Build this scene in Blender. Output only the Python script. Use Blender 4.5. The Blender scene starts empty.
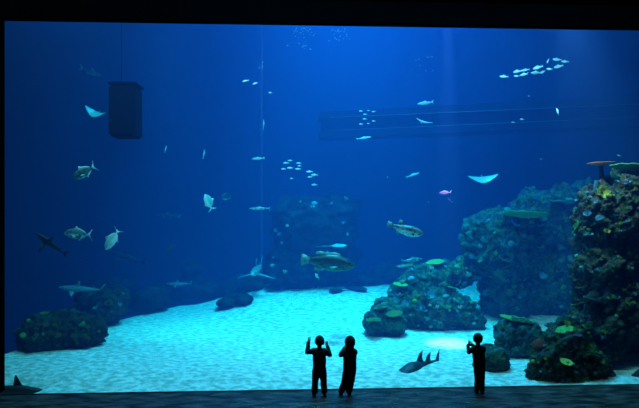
import bpy, bmesh, math, random
from mathutils import Vector, Matrix, Euler, noise
from mathutils.bvhtree import BVHTree

C = bpy.context.scene.collection
SC = bpy.context.scene
R = math.radians

# ------------------------------------------------------------------ camera
CAMZ, YAW, F = 3.52, R(3.13), 640.0
cd = bpy.data.cameras.new('camera'); cam = bpy.data.objects.new('camera', cd); C.objects.link(cam)
cam.location = (0, 0, CAMZ); cam.rotation_euler = (R(90), 0, -YAW)
cd.sensor_width = 36.0; cd.lens = 36.0 * F / 639.0; cd.clip_end = 200
SC.camera = cam
SN, CS = math.sin(YAW), math.cos(YAW)
YG = 12.11                                   # plane of the acrylic window

def W(px, py, y):
    """a place seen at pixel px,py that lies y metres out from the camera"""
    X = (px - 319.5) / F; Z = -(py - 204.0) / F
    dx, dy = X * CS + SN, -X * SN + CS
    t = y / dy
    return Vector((dx * t, y, CAMZ + Z * t))

def G(px, py, z=0.0):
    """a place on level ground z seen at pixel px,py"""
    Z = -(py - 204.0) / F
    t = (z - CAMZ) / Z
    X = (px - 319.5) / F
    return Vector(((X * CS + SN) * t, (-X * SN + CS) * t, z))

# ------------------------------------------------------------------ materials
def lin(c):
    return tuple(((v / 255) / 12.92 if v / 255 <= 0.04045 else ((v / 255 + .055) / 1.055) ** 2.4) for v in c)

def new_mat(name):
    m = bpy.data.materials.new(name); m.use_nodes = True
    nt = m.node_tree; b = nt.nodes['Principled BSDF']
    return m, nt, b

def mat(name, c1, c2=None, scale=6.0, rough=.7, bump=0.0, bscale=None, spec=.3, metal=0.0, detail=4, stretch=None, lo=.35, hi=.65):
    m, nt, b = new_mat(name)
    b.inputs['Roughness'].default_value = rough
    b.inputs['Specular IOR Level'].default_value = spec
    b.inputs['Metallic'].default_value = metal
    b.inputs['Base Color'].default_value = (*lin(c1), 1)
    tc = nt.nodes.new('ShaderNodeTexCoord')
    vec = tc.outputs['Object']
    if stretch:
        mp = nt.nodes.new('ShaderNodeMapping'); mp.inputs['Scale'].default_value = stretch
        nt.links.new(vec, mp.inputs['Vector']); vec = mp.outputs['Vector']
    if c2:
        n = nt.nodes.new('ShaderNodeTexNoise'); n.inputs['Scale'].default_value = scale; n.inputs['Detail'].default_value = detail
        r = nt.nodes.new('ShaderNodeValToRGB')
        r.color_ramp.elements[0].position = lo; r.color_ramp.elements[1].position = hi
        r.color_ramp.elements[0].color = (*lin(c1), 1); r.color_ramp.elements[1].color = (*lin(c2), 1)
        nt.links.new(vec, n.inputs['Vector']); nt.links.new(n.outputs['Fac'], r.inputs['Fac'])
        nt.links.new(r.outputs['Color'], b.inputs['Base Color'])
    if bump:
        n2 = nt.nodes.new('ShaderNodeTexNoise'); n2.inputs['Scale'].default_value = bscale or scale * 3; n2.inputs['Detail'].default_value = 5
        bp = nt.nodes.new('ShaderNodeBump'); bp.inputs['Strength'].default_value = bump; bp.inputs['Distance'].default_value = .05
        nt.links.new(vec, n2.inputs['Vector']); nt.links.new(n2.outputs['Fac'], bp.inputs['Height'])
        nt.links.new(bp.outputs['Normal'], b.inputs['Normal'])
    return m

def rock_mat(name, cols, scale, bump=.8):
    """patches of encrusting growth in several colours over stone"""
    m, nt, b = new_mat(name)
    b.inputs['Roughness'].default_value = .85; b.inputs['Specular IOR Level'].default_value = .15
    tc = nt.nodes.new('ShaderNodeTexCoord')
    n0 = nt.nodes.new('ShaderNodeTexNoise'); n0.inputs['Scale'].default_value = scale * .8; n0.inputs['Detail'].default_value = 3
    mx = nt.nodes.new('ShaderNodeVectorMath'); mx.operation = 'MULTIPLY_ADD'
    mx.inputs[1].default_value = (.5, .5, .5)
    nt.links.new(tc.outputs['Object'], n0.inputs['Vector']); nt.links.new(n0.outputs['Color'], mx.inputs[0]); nt.links.new(tc.outputs['Object'], mx.inputs[2])
    v = nt.nodes.new('ShaderNodeTexVoronoi'); v.inputs['Scale'].default_value = scale
    nt.links.new(mx.outputs[0], v.inputs['Vector'])
    sep = nt.nodes.new('ShaderNodeSeparateColor'); nt.links.new(v.outputs['Color'], sep.inputs[0])
    r = nt.nodes.new('ShaderNodeValToRGB'); r.color_ramp.interpolation = 'LINEAR'
    el = r.color_ramp.elements
    while len(el) < len(cols): el.new(.5)
    for i, c in enumerate(cols):
        el[i].position = i / (len(cols) - 1); el[i].color = (*lin(c), 1)
    nt.links.new(sep.outputs[0], r.inputs['Fac'])
    n = nt.nodes.new('ShaderNodeTexNoise'); n.inputs['Scale'].default_value = scale * 3.2; n.inputs['Detail'].default_value = 6; n.inputs['Roughness'].default_value = .7
    nt.links.new(tc.outputs['Object'], n.inputs['Vector'])
    mr = nt.nodes.new('ShaderNodeMapRange'); mr.inputs['From Min'].default_value = .32; mr.inputs['From Max'].default_value = .68
    mr.inputs['To Min'].default_value = .25; mr.inputs['To Max'].default_value = 1.6
    nt.links.new(n.outputs['Fac'], mr.inputs['Value'])
    mul = nt.nodes.new('ShaderNodeVectorMath'); mul.operation = 'SCALE'
    nt.links.new(r.outputs['Color'], mul.inputs[0]); nt.links.new(mr.outputs[0], mul.inputs['Scale'])
    nt.links.new(mul.outputs[0], b.inputs['Base Color'])
    bp = nt.nodes.new('ShaderNodeBump'); bp.inputs['Strength'].default_value = bump; bp.inputs['Distance'].default_value = .06
    nt.links.new(n.outputs['Fac'], bp.inputs['Height']); nt.links.new(bp.outputs['Normal'], b.inputs['Normal'])
    return m

def fish_mat(name, back, belly, spot=None, scale=8, rough=.35, lo=-.05, hi=.06):
    """dark back over a paler belly, speckled: the colouring of the fish itself"""
    m, nt, b = new_mat(name)
    b.inputs['Roughness'].default_value = rough; b.inputs['Specular IOR Level'].default_value = .5
    tc = nt.nodes.new('ShaderNodeTexCoord')
    sx = nt.nodes.new('ShaderNodeSeparateXYZ'); nt.links.new(tc.outputs['Object'], sx.inputs[0])
    mr = nt.nodes.new('ShaderNodeMapRange'); mr.inputs['From Min'].default_value = lo; mr.inputs['From Max'].default_value = hi
    nt.links.new(sx.outputs['Z'], mr.inputs['Value'])
    mx = nt.nodes.new('ShaderNodeMix'); mx.data_type = 'RGBA'
    nt.links.new(mr.outputs[0], mx.inputs['Factor'])
    mx.inputs[6].default_value = (*lin(belly), 1); mx.inputs[7].default_value = (*lin(back), 1)
    out = mx.outputs[2]
    if spot:
        n = nt.nodes.new('ShaderNodeTexNoise'); n.inputs['Scale'].default_value = scale; n.inputs['Detail'].default_value = 3
        nt.links.new(tc.outputs['Object'], n.inputs['Vector'])
        m2 = nt.nodes.new('ShaderNodeMapRange'); m2.inputs['From Min'].default_value = .5; m2.inputs['From Max'].default_value = .6
        nt.links.new(n.outputs['Fac'], m2.inputs['Value'])
        mm = nt.nodes.new('ShaderNodeMix'); mm.data_type = 'RGBA'; nt.links.new(m2.outputs[0], mm.inputs['Factor'])
        nt.links.new(out, mm.inputs[6]); mm.inputs[7].default_value = (*lin(spot), 1); out = mm.outputs[2]
    nt.links.new(out, b.inputs['Base Color'])
    return m

M = {}
M['black_wall'] = mat('black_painted_plaster', (5, 4, 4), (9, 7, 6), 5, .98, .15, spec=.02)
M['soffit'] = mat('dark_teal_soffit', (6, 7, 7), (8, 10, 10), 3, 1, .1, spec=.02)
M['kerb'] = mat('black_rubber_kerb', (12, 12, 14), (20, 20, 22), 9, .6, .2)
M['floor'] = mat('worn_grey_carpet', (26, 24, 27), (96, 88, 86), 3.0, .36, 1.0, 5, .5, stretch=(.8, 2.0, 1), lo=.4, hi=.75)
M['liner'] = mat('blue_tank_liner', (8, 26, 58), (14, 38, 76), .6, .95, .1, 2, .05)
M['concrete'] = mat('dark_wet_concrete', (16, 26, 46), (26, 40, 64), 1.2, .9, .3, 4, .1)
M['shade_block_black'] = mat('shade_block_black', (4, 6, 12), (8, 11, 20), 2, .95, .2, spec=.05)  # dark colour standing in for a soft shade, not a real panel
M['rail'] = mat('pale_plastic_pipe', (50, 80, 110), (70, 100, 130), 5, .5)
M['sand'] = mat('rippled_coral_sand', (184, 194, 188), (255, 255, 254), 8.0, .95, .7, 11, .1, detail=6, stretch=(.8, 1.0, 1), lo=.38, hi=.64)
M['rock_near'] = rock_mat('encrusted_near_rock', [(30, 44, 42), (52, 88, 62), (24, 30, 40), (92, 104, 60), (40, 84, 96), (96, 74, 88), (34, 52, 40)], 9)
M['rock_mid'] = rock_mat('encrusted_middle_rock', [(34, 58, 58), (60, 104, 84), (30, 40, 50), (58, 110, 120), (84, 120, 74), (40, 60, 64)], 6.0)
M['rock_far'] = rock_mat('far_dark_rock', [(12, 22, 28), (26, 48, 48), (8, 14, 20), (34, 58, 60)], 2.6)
M['rock_left'] = rock_mat('left_olive_rock', [(26, 34, 32), (60, 72, 42), (20, 26, 28), (44, 58, 48), (92, 84, 58), (30, 40, 40)], 7)
M['bubble'] = mat('silvery_bubble', (120, 170, 190), None, rough=.15, spec=.9)
CORAL = {
 'green': mat('green_coral', (70, 150, 78), (120, 190, 96), 20, .7, .6),
 'yellow': mat('yellow_coral', (170, 178, 62), (206, 206, 110), 26, .7, .6),
 'olive': mat('olive_coral', (74, 96, 48), (116, 130, 66), 24, .8, .6),
 'teal': mat('teal_coral', (56, 140, 140), (96, 180, 170), 22, .7, .6),
 'blue': mat('blue_coral', (70, 150, 190), (120, 190, 215), 22, .7, .5),
 'sponge': mat('blue_sponge', (40, 96, 130), (70, 130, 160), 22, .8, .5),
 'mauve': mat('mauve_coral', (140, 108, 130), (176, 140, 150), 24, .8, .6),
 'pale': mat('pale_coral', (170, 184, 170), (206, 216, 200), 24, .8, .6),
 'orange': mat('orange_coral', (238, 112, 78), (255, 160, 120), 18, .7, .5),
 'red': mat('red_coral', (150, 52, 48), (184, 84, 70), 22, .8, .6),
 'brown': mat('brown_coral', (70, 56, 46), (104, 84, 66), 20, .85, .6),
}
FM = {
 'silver': fish_mat('silver_fish_skin', (120, 150, 150), (235, 245, 240), (90, 120, 120), 9),
 'silver_dark': fish_mat('dark_backed_silver_skin', (30, 52, 56), (170, 195, 190), (60, 90, 92), 9, lo=-.16, hi=-.04),
 'pale': fish_mat('pale_fish_skin', (150, 205, 205), (240, 250, 250), None),
 'school': fish_mat('schooling_fish_skin', (190, 225, 230), (250, 255, 255), None),
 'dark': fish_mat('dark_fish_skin', (16, 26, 38), (40, 56, 66), None, rough=.6),
 'grouper': fish_mat('mottled_grouper_skin', (34, 54, 52), (74, 104, 96), (22, 34, 34), 24),
 'puffer': fish_mat('blotched_puffer_skin', (98, 116, 112), (235, 240, 235), (48, 56, 56), 10, lo=-.07, hi=.02),
 'shark': fish_mat('grey_shark_skin', (92, 124, 134), (190, 215, 215), None, rough=.5),
 'guitar': fish_mat('slate_guitarfish_skin', (22, 44, 64), (70, 100, 118), (42, 70, 92), 7, rough=.6),
 'ray': fish_mat('pale_ray_skin', (60, 170, 180), (120, 205, 210), None, lo=-.02, hi=.02),
 'purple': fish_mat('violet_reflection_tint', (140, 80, 220), (225, 170, 240), None),  # colours of a reflection in the glass, put into a fish skin
 'fin': mat('fish_fin', (90, 125, 125), (140, 170, 165), 12, .5),
 'fin_pale': mat('pale_fish_fin', (190, 215, 210), (230, 240, 235), 12, .5),
 'fin_dark': mat('dark_fish_fin', (16, 26, 38), (30, 44, 54), 12, .6),
 'eye': mat('black_fish_eye', (6, 6, 8), None, rough=.1),
}
M['cloth_black'] = mat('black_cloth', (14, 14, 18), (24, 24, 30), 30, .9, .3)
M['cloth_navy'] = mat('navy_jacket_cloth', (18, 22, 44), (30, 36, 62), 30, .9, .3)
M['cloth_denim'] = mat('dark_trouser_cloth', (14, 16, 24), (24, 27, 36), 40, .95, .3)
M['skin'] = mat('skin', (120, 84, 66), (136, 96, 76), 8, .6)
M['hair'] = mat('dark_hair', (12, 9, 8), (26, 20, 16), 40, .7, .5, stretch=(1, 1, .2))
M['shoe'] = mat('dark_shoe', (16, 14, 18), (28, 24, 30), 20, .7)
M['shoe_pink'] = mat('pink_shoe_trim', (210, 70, 80), (230, 100, 100), 20, .6)
M['phone'] = mat('black_phone_shell', (12, 12, 14), None, rough=.3)
M['lens'] = mat('phone_glass', (40, 30, 60), None, rough=.1, spec=.8)

# acrylic
m, nt, b = new_mat('clear_acrylic'); nt.nodes.remove(b)
tr = nt.nodes.new('ShaderNodeBsdfTransparent'); tr.inputs[0].default_value = (.97, .985, 1, 1)
gl = nt.nodes.new('ShaderNodeBsdfGlossy'); gl.inputs['Roughness'].default_value = .02
mx = nt.nodes.new('ShaderNodeMixShader'); mx.inputs[0].default_value = .025
out = nt.nodes['Material Output']
nt.links.new(tr.outputs[0], mx.inputs[1]); nt.links.new(gl.outputs[0], mx.inputs[2]); nt.links.new(mx.outputs[0], out.inputs['Surface'])
M['acrylic'] = m
m, nt, b = new_mat('acrylic_joint'); nt.nodes.remove(b)
tr = nt.nodes.new('ShaderNodeBsdfTransparent'); tr.inputs[0].default_value = (.97, .98, 1, 1)
df = nt.nodes.new('ShaderNodeBsdfTranslucent'); df.inputs[0].default_value = (.8, .85, .9, 1)
mx = nt.nodes.new('ShaderNodeMixShader'); mx.inputs[0].default_value = .028
out = nt.nodes['Material Output']
nt.links.new(tr.outputs[0], mx.inputs[1]); nt.links.new(df.outputs[0], mx.inputs[2]); nt.links.new(mx.outputs[0], out.inputs['Surface'])
M['joint'] = m
# sea water: scatters blue, swallows red
WS = (.0016, .0078, .031); WA = (.13, .038, .030)
m, nt, b = new_mat('sea_water'); nt.nodes.remove(b)
out = nt.nodes['Material Output']
sc = nt.nodes.new('ShaderNodeVolumeScatter'); ab = nt.nodes.new('ShaderNodeVolumeAbsorption'); ad = nt.nodes.new('ShaderNodeAddShader')
ds = max(WS); sc.inputs['Color'].default_value = (*[v / ds for v in WS], 1); sc.inputs['Density'].default_value = ds; sc.inputs['Anisotropy'].default_value = .0
da = max(WA); ab.inputs['Color'].default_value = (*[1 - v / da for v in WA], 1); ab.inputs['Density'].default_value = da
nt.links.new(sc.outputs[0], ad.inputs[0]); nt.links.new(ab.outputs[0], ad.inputs[1]); nt.links.new(ad.outputs[0], out.inputs['Volume'])
M['water'] = m

# ------------------------------------------------------------------ helpers
def link(name, me, m=None, parent=None, smooth=True):
    o = bpy.data.objects.new(name, me); C.objects.link(o)
    if m: me.materials.clear(); me.materials.append(m)
    if smooth: me.polygons.foreach_set('use_smooth', [True] * len(me.polygons))
    if parent: o.parent = parent
    return o

def obj(name, bm, m, parent=None, smooth=True):
    me = bpy.data.meshes.new(name); bm.normal_update(); bm.to_mesh(me); bm.free()
    return link(name, me, m, parent, smooth)

def tag(o, label, cat, group=None, kind=None):
    o['label'] = label; o['category'] = cat
    if group: o['group'] = group
    if kind: o['kind'] = kind
    return o

def empty(name, loc=(0, 0, 0)):
    o = bpy.data.objects.new(name, None); C.objects.link(o); o.location = loc; o.empty_display_size = .1
    return o

def box(bm, a, b):
    vs = [bm.verts.new((x, y, z)) for x in (a[0], b[0]) for y in (a[1], b[1]) for z in (a[2], b[2])]
    for f in ((0, 1, 3, 2), (4, 6, 7, 5), (0, 4, 5, 1), (2, 3, 7, 6), (0, 2, 6, 4), (1, 5, 7, 3)):
        bm.faces.new([vs[i] for i in f])
    return vs

def struct(name, m, *boxes, parent=None, bevel=0):
    bm = bmesh.new()
    for a, b in boxes: box(bm, a, b)
    if bevel: bmesh.ops.bevel(bm, geom=bm.edges[:], offset=bevel, segments=2, affect='EDGES')
    bmesh.ops.recalc_face_normals(bm, faces=bm.faces[:])
    o = obj(name, bm, m, parent, False)
    if not parent: o['kind'] = 'structure'
    return o

def tube(bm, pts, rad, n=10, cap=True):
    rings = []
    for i, p in enumerate(pts):
        p = Vector(p); r = rad[i] if isinstance(rad, (list, tuple)) else rad
        d = (Vector(pts[min(i + 1, len(pts) - 1)]) - Vector(pts[max(i - 1, 0)])).normalized()
        u = d.orthogonal().normalized() if i == 0 else (u - d * u.dot(d)).normalized()
        w = d.cross(u)
        rings.append([bm.verts.new(p + (u * math.cos(2 * math.pi * k / n) + w * math.sin(2 * math.pi * k / n)) * r) for k in range(n)])
    for a, b in zip(rings, rings[1:]):
        for k in range(n): bm.faces.new((a[k], a[(k + 1) % n], b[(k + 1) % n], b[k]))
    if cap:
        bm.faces.new(rings[0][::-1]); bm.faces.new(rings[-1])
    return rings

def evaluated(o):
    dg = bpy.context.evaluated_depsgraph_get(); dg.update()
    me = bpy.data.meshes.new_from_object(o.evaluated_get(dg))
    old = o.data; bpy.data.objects.remove(o); bpy.data.meshes.remove(old)
    return me

def skin_mesh(nodes, edges, sub=2):
    """nodes: {name: (co, r or (rx, ry))}; edges between names; one continuous surface"""
    keys = list(nodes); idx = {k: i for i, k in enumerate(keys)}
    me = bpy.data.meshes.new('tmp'); me.from_pydata([nodes[k][0] for k in keys], [(idx[a], idx[b]) for a, b in edges], [])
    o = bpy.data.objects.new('tmp', me); C.objects.link(o)
    md = o.modifiers.new('s', 'SKIN'); md.use_smooth_shade = True
    sd = me.skin_vertices[0].data
    for i, k in enumerate(keys):
        r = nodes[k][1]; sd[i].radius = r if isinstance(r, tuple) else (r, r); sd[i].use_root = (i == 0)
    s = o.modifiers.new('u', 'SUBSURF'); s.levels = sub; s.render_levels = sub
    return evaluated(o)

def fbm(p, octs=4):
    return noise.fractal(p, 1.0, 2.0, octs)

# ------------------------------------------------------------------ the viewing hall
xl = W(4.5, 204, YG + .29).x; XR = 11.5; HT = 6.98
struct('floor', M['floor'], ((-14, -4, -.2), (16, YG, 0)))
struct('wall_front', M['black_wall'],
       ((-14, YG - 1.25, 0), (xl - .9, YG - .9, 9.5)), ((xl - .9, YG - 1.25, HT), (XR, YG - 1.15, 9.5)), ((XR, YG - 1.25, 0), (16, YG - .9, 9.5)))
struct('trim_1', M['soffit'], ((xl - .9, YG - 1.149, HT), (XR, YG + .3, HT + .25)))
struct('trim_2', M['black_wall'], ((xl - .9, YG - 1.149, 0), (xl - .88 + .02, YG - .4, HT)), ((xl - .9, YG - .4, 0), (xl, YG + .3, HT)))
struct('ceiling', M['black_wall'], ((-14, -4, 9.5), (16, YG - .9, 9.7)))
struct('wall_left', M['black_wall'], ((-14.2, -4, 0), (-14, YG, 9.5)))
struct('wall_right', M['black_wall'], ((16, -4, 0), (16.2, YG, 9.5)))
struct('wall_rear', M['black_wall'], ((-14, -4.2, 0), (16, -4, 9.5)))
struct('baseboard_front', M['kerb'], ((xl, YG - .03, 0), (XR, YG + .02, .010)), bevel=.003)
xs = W(261.5, 204, YG).x
wn = empty('window_1', (0, YG, 0)); wn['kind'] = 'structure'
def pane(x0, x1):
    bm = bmesh.new(); box(bm, (x0, .03, -.3), (x1, .28, HT)); return obj('pane', bm, M['acrylic'], wn, False)
pane(xl, xs - .012); pane(xs + .012, XR)
bm = bmesh.new(); box(bm, (xs - .011, .03, -.3), (xs + .011, .28, HT)); obj('pane_joint', bm, M['joint'], wn, False)

# ------------------------------------------------------------------ tank shell and water
TX0, TX1, TY0, TY1, TZ0, TZ1 = -17, 12.6, YG + .32, 36, -7, 18.0
struct('wall_tank_back', M['liner'], ((TX0, TY1, TZ0), (TX1, TY1 + .3, TZ1)))
struct('wall_tank_left', M['liner'], ((TX0 - .3, TY0, TZ0), (TX0, TY1, TZ1)))
struct('wall_tank_right', M['liner'], ((TX1, TY0, TZ0), (TX1 + .3, TY1, TZ1)))
struct('wall_tank_front', M['liner'], ((TX0, TY0 - .02, HT + .3), (TX1, TY0, TZ1)), ((TX0, TY0 - .02, TZ0), (xl - .6, TY0, HT + .3)), ((XR + .3, TY0 - .02, TZ0), (TX1, TY0, HT + .3)))
struct('ceiling_tank', M['liner'], ((TX0, TY0, TZ1), (TX1, TY1, TZ1 + .3)))
struct('floor_tank', M['liner'], ((TX0, TY0, TZ0 - .3), (TX1, TY1, TZ0)))
wa = struct('water', M['water'], ((TX0 + .02, TY0 + .02, TZ0 + .02), (TX1 - .02, TY1 - .02, TZ1 - .02)))
tag(wa, 'clear blue sea water filling the whole tank', 'water', kind='structure')

RISE = .5
def ss(t):
    t = max(0, min(1, t)); return t * t * (3 - 2 * t)
edge_px = [(-60, 372), (5, 354), (60, 338), (105, 324), (180, 305), (225, 302), (250, 294), (284, 281.5), (320, 281), (400, 282), (470, 282), (640, 281)]
edge = [G(p[0], p[1], RISE if p[0] > 280 else .25 if p[0] == 250 else 0) for p in edge_px]
def ymax(x):
    if x <= edge[0].x: return edge[0].y
    for a, b in zip(edge, edge[1:]):
        if x <= b.x:
            t = (x - a.x) / (b.x - a.x); return a.y + (b.y - a.y) * t
    return edge[-1].y
def sand_z(x, y):
    z = .05 * noise.noise(Vector((x * .35, y * .35, 3))) + .018 * noise.noise(Vector((x * 1.1, y * 2.4, 7)))
    z += .006 * math.sin(y * 9 + 2.2 * noise.noise(Vector((x * .8, y * .5, 0))) * 3) * (.5 + .5 * noise.noise(Vector((x * .6, y * .6, 9))))
    z += RISE * ss((x + 3.2) / 2.4) * ss((y - 17.5) / 6)
    z -= .12 * max(0, 1 - (y - TY0) / 1.2)
    q = ((x + 5.6) / .95) ** 2 + ((y - 12.9) / .6) ** 2
    z -= .22 * math.exp(-q)
    d = y - ymax(x)
    if d > 0: z -= min(6.4, 1.6 * d * d + .4 * d)
    return z
bm = bmesh.new(); nx, ny = 420, 300
gx = [TX0 + (TX1 - TX0) * i / nx for i in range(nx + 1)]
gy = [TY0 + .01 + (TY1 - TY0 - .02) * (j / ny) ** 1.35 for j in range(ny + 1)]
rows = [[bm.verts.new((x, y, sand_z(x, y))) for x in gx] for y in gy]
for a, b in zip(rows, rows[1:]):
    for i in range(nx): bm.faces.new((a[i], a[i + 1], b[i + 1], b[i]))
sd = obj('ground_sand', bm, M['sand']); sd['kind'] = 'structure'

# ------------------------------------------------------------------ rocks
def blob_mesh(blobs, voxel, amp, freq, seed, squash=1.0):
    bm = bmesh.new()
    for c, r in blobs:
        mt = Matrix.Translation(c) @ Matrix.Diagonal((r[0], r[1], r[2], 1))
        bmesh.ops.create_icosphere(bm, subdivisions=4, radius=1, matrix=mt)
    me = bpy.data.meshes.new('tmp'); bm.to_mesh(me); bm.free()
    o = bpy.data.objects.new('tmp', me); C.objects.link(o)
    rm = o.modifiers.new('r', 'REMESH'); rm.mode = 'VOXEL'; rm.voxel_size = voxel
    me = evaluated(o)
    off = Vector((seed * 7.3, seed * 3.1, seed * 5.7))
    nrm = [v.normal.copy() for v in me.vertices]
    for v, n in zip(me.vertices, nrm):
        p = v.co
        d = fbm(p * freq + off, 4) * amp + (abs(noise.noise(p * freq * 2.7 + off)) - .25) * amp * 1.1
        d += noise.noise(p * freq * 6 + off) * amp * .42 + (abs(noise.noise(p * freq * 11 + off)) - .2) * amp * .45
        v.co = p + n * d
    return me

REEF = {}
def rock(name, label, blobs, m, y, voxel=.07, amp=.22, freq=1.1, seed=1, group=None, key=None):
    """blobs: (px, py, dy, rx_px, ry_m, rz_px) measured at distance y+dy"""
    bl = []
    for px, py, dy, rx, ry, rz in blobs:
        c = W(px, py, y + dy); k = (y + dy) / F
        bl.append((c, (rx * k, ry, rz * k)))
    zmin = min(c.z - r[2] for c, r in bl); base = Vector((sum(c.x for c, r in bl) / len(bl), y, max(0, zmin)))
    bl = [(c - base, r) for c, r in bl]
    me = blob_mesh(bl, voxel, amp, freq, seed)
    o = link(name, me, m); o.location = base
    tag(o, label, 'rock', group)
    bpy.context.view_layer.update()
    REEF[key or name] = o
    return o

# tall reef wall at the right front
rock('tall_reef', 'tall coral-covered reef wall at the right edge, highest rock in the tank', [
    (620, 196, .8, 26, .7, 22), (612, 222, .6, 37, .8, 40), (640, 250, .9, 66, 1.1, 60), (605, 275, .6, 31, .8, 48), (612, 310, .5, 40, .8, 45),
    (655, 310, 1.1, 62, 1.0, 50), (598, 330, .2, 38, .6, 30), (582, 340, 0, 36, .5, 27), (562, 354, -.4, 33, .45, 28),
    (580, 368, -.65, 32, .35, 24), (660, 186, 1.2, 46, .8, 24), (541, 372, -.75, 18, .3, 20), (570, 378, -.8, 38, .28, 14), (552, 368, -.75, 22, .32, 22)],
    M['rock_near'], 13.75, .034, .16, 1.9, 1, key='A')
rock('reef_boulder', 'small reef boulder at the bottom right corner against the window', [(646, 384, 0, 17, .25, 16)], M['rock_near'], 12.95, .035, .07, 2, 2)
rock('reef_cliff', 'broad blue-green reef cliff behind and left of the tall right reef wall', [
    (518, 230, .4, 46, 1.3, 24), (500, 250, 0, 33, 1.1, 38), (502, 285, .2, 21, 1.0, 34), (555, 220, .5, 48, 1.3, 30),
    (545, 270, .8, 60, 1.3, 52), (590, 240, 1.5, 48, 1.3, 58), (507, 302, .5, 24, .9, 22), (570, 203, .8, 32, .9, 17), (480, 236, .1, 13, .6, 22)],
    M['rock_mid'], 19.2, .055, .24, 1.2, 3, key='B')
rock('reef_mound', 'wide sloping reef mound in the middle right with a ridge rising to the cliff', [
    (430, 310, 0, 38, 1.1, 26), (400, 312, -.1, 24, .7, 17), (388, 309, -.1, 15, .5, 13), (455, 316, -.3, 28, .7, 20), (425, 288, .5, 27, .9, 22),
    (447, 274, .8, 26, .8, 12), (407, 298, .4, 18, .7, 16), (466, 266, 1.1, 15, .6, 13), (468, 322, -.5, 16, .5, 15), (435, 326, -.5, 32, .5, 10)],
    M['rock_mid'], 18.45, .05, .15, 1.6, 4, key='C')
rock('reef_boulder', 'low rock with flat plate corals in front of the reef mound', [
    (373, 322, 0, 11, .42, 12), (394, 324, -.1, 13, .42, 12), (383, 314, .15, 12, .4, 9)], M['rock_mid'], 17.2, .035, .07, 2.2, 5, key='D')
rock('reef_boulder', 'rounded overhanging boulder beside the foot of the right reef wall', [
    (520, 338, 0, 23, .5, 20), (506, 336, -.1, 12, .35, 16), (533, 344, .1, 14, .4, 16), (530, 354, .1, 13, .4, 15), (512, 348, -.1, 12, .4, 12)], M['rock_mid'], 14.75, .036, .09, 2.3, 6, key='E')
rock('reef_boulder', 'small squat boulder just right of the child standing alone', [
    (492, 358, 0, 15, .35, 14), (489, 366, 0, 17, .35, 9), (498, 366, 0, 10, .3, 9)], M['rock_mid'], 13.6, .03, .06, 2.6, 7, key='Fb')
# left rocks
rock('reef_boulder', 'largest boulder of the left bank, low and dark with olive growth', [
    (52, 334, 0, 29, .7, 18), (82, 331, .1, 21, .6, 14), (38, 341, -.1, 18, .5, 13), (62, 322, .4, 22, .6, 11), (30, 333, .2, 10, .5, 10)], M['rock_left'], 16.1, .038, .15, 2.0, 8, key='L1')
rock('reef_boulder', 'mottled boulder rising behind the largest left boulder', [
    (108, 307, 0, 16, .7, 16), (94, 303, .5, 16, .7, 13), (118, 299, .6, 9, .6, 12)], M['rock_left'], 18.9, .045, .13, 2, 9, key='L2')
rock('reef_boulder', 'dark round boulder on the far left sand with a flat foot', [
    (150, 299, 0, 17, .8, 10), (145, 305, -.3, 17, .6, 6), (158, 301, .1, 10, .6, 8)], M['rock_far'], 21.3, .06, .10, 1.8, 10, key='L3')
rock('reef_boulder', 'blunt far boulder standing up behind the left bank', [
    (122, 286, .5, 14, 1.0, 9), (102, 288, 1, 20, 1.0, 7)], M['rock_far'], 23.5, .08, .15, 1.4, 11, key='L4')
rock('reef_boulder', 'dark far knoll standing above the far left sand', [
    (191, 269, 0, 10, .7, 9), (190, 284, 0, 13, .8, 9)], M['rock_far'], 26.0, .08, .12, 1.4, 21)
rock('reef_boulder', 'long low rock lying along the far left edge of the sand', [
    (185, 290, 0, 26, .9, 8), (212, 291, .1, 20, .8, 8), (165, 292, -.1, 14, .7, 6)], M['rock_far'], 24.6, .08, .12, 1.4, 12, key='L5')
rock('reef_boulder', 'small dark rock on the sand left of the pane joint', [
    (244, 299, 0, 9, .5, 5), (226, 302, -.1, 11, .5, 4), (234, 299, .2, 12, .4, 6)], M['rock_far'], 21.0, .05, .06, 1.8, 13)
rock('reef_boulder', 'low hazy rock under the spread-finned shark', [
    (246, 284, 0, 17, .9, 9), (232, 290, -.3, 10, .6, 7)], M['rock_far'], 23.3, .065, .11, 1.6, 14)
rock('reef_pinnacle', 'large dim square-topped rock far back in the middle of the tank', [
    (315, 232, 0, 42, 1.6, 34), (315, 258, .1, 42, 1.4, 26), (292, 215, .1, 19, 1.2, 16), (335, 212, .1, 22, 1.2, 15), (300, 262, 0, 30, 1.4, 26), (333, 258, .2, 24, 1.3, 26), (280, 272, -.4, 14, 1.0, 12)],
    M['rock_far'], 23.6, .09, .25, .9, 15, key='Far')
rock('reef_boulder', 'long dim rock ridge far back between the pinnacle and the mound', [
    (360, 278, 0, 22, 1, 6), (392, 272, .3, 22, 1, 9), (345, 277, .1, 14, .8, 5), (412, 266, .2, 12, .8, 10)], M['rock_far'], 24.2, .08, .13, 1.4, 16)

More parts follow.
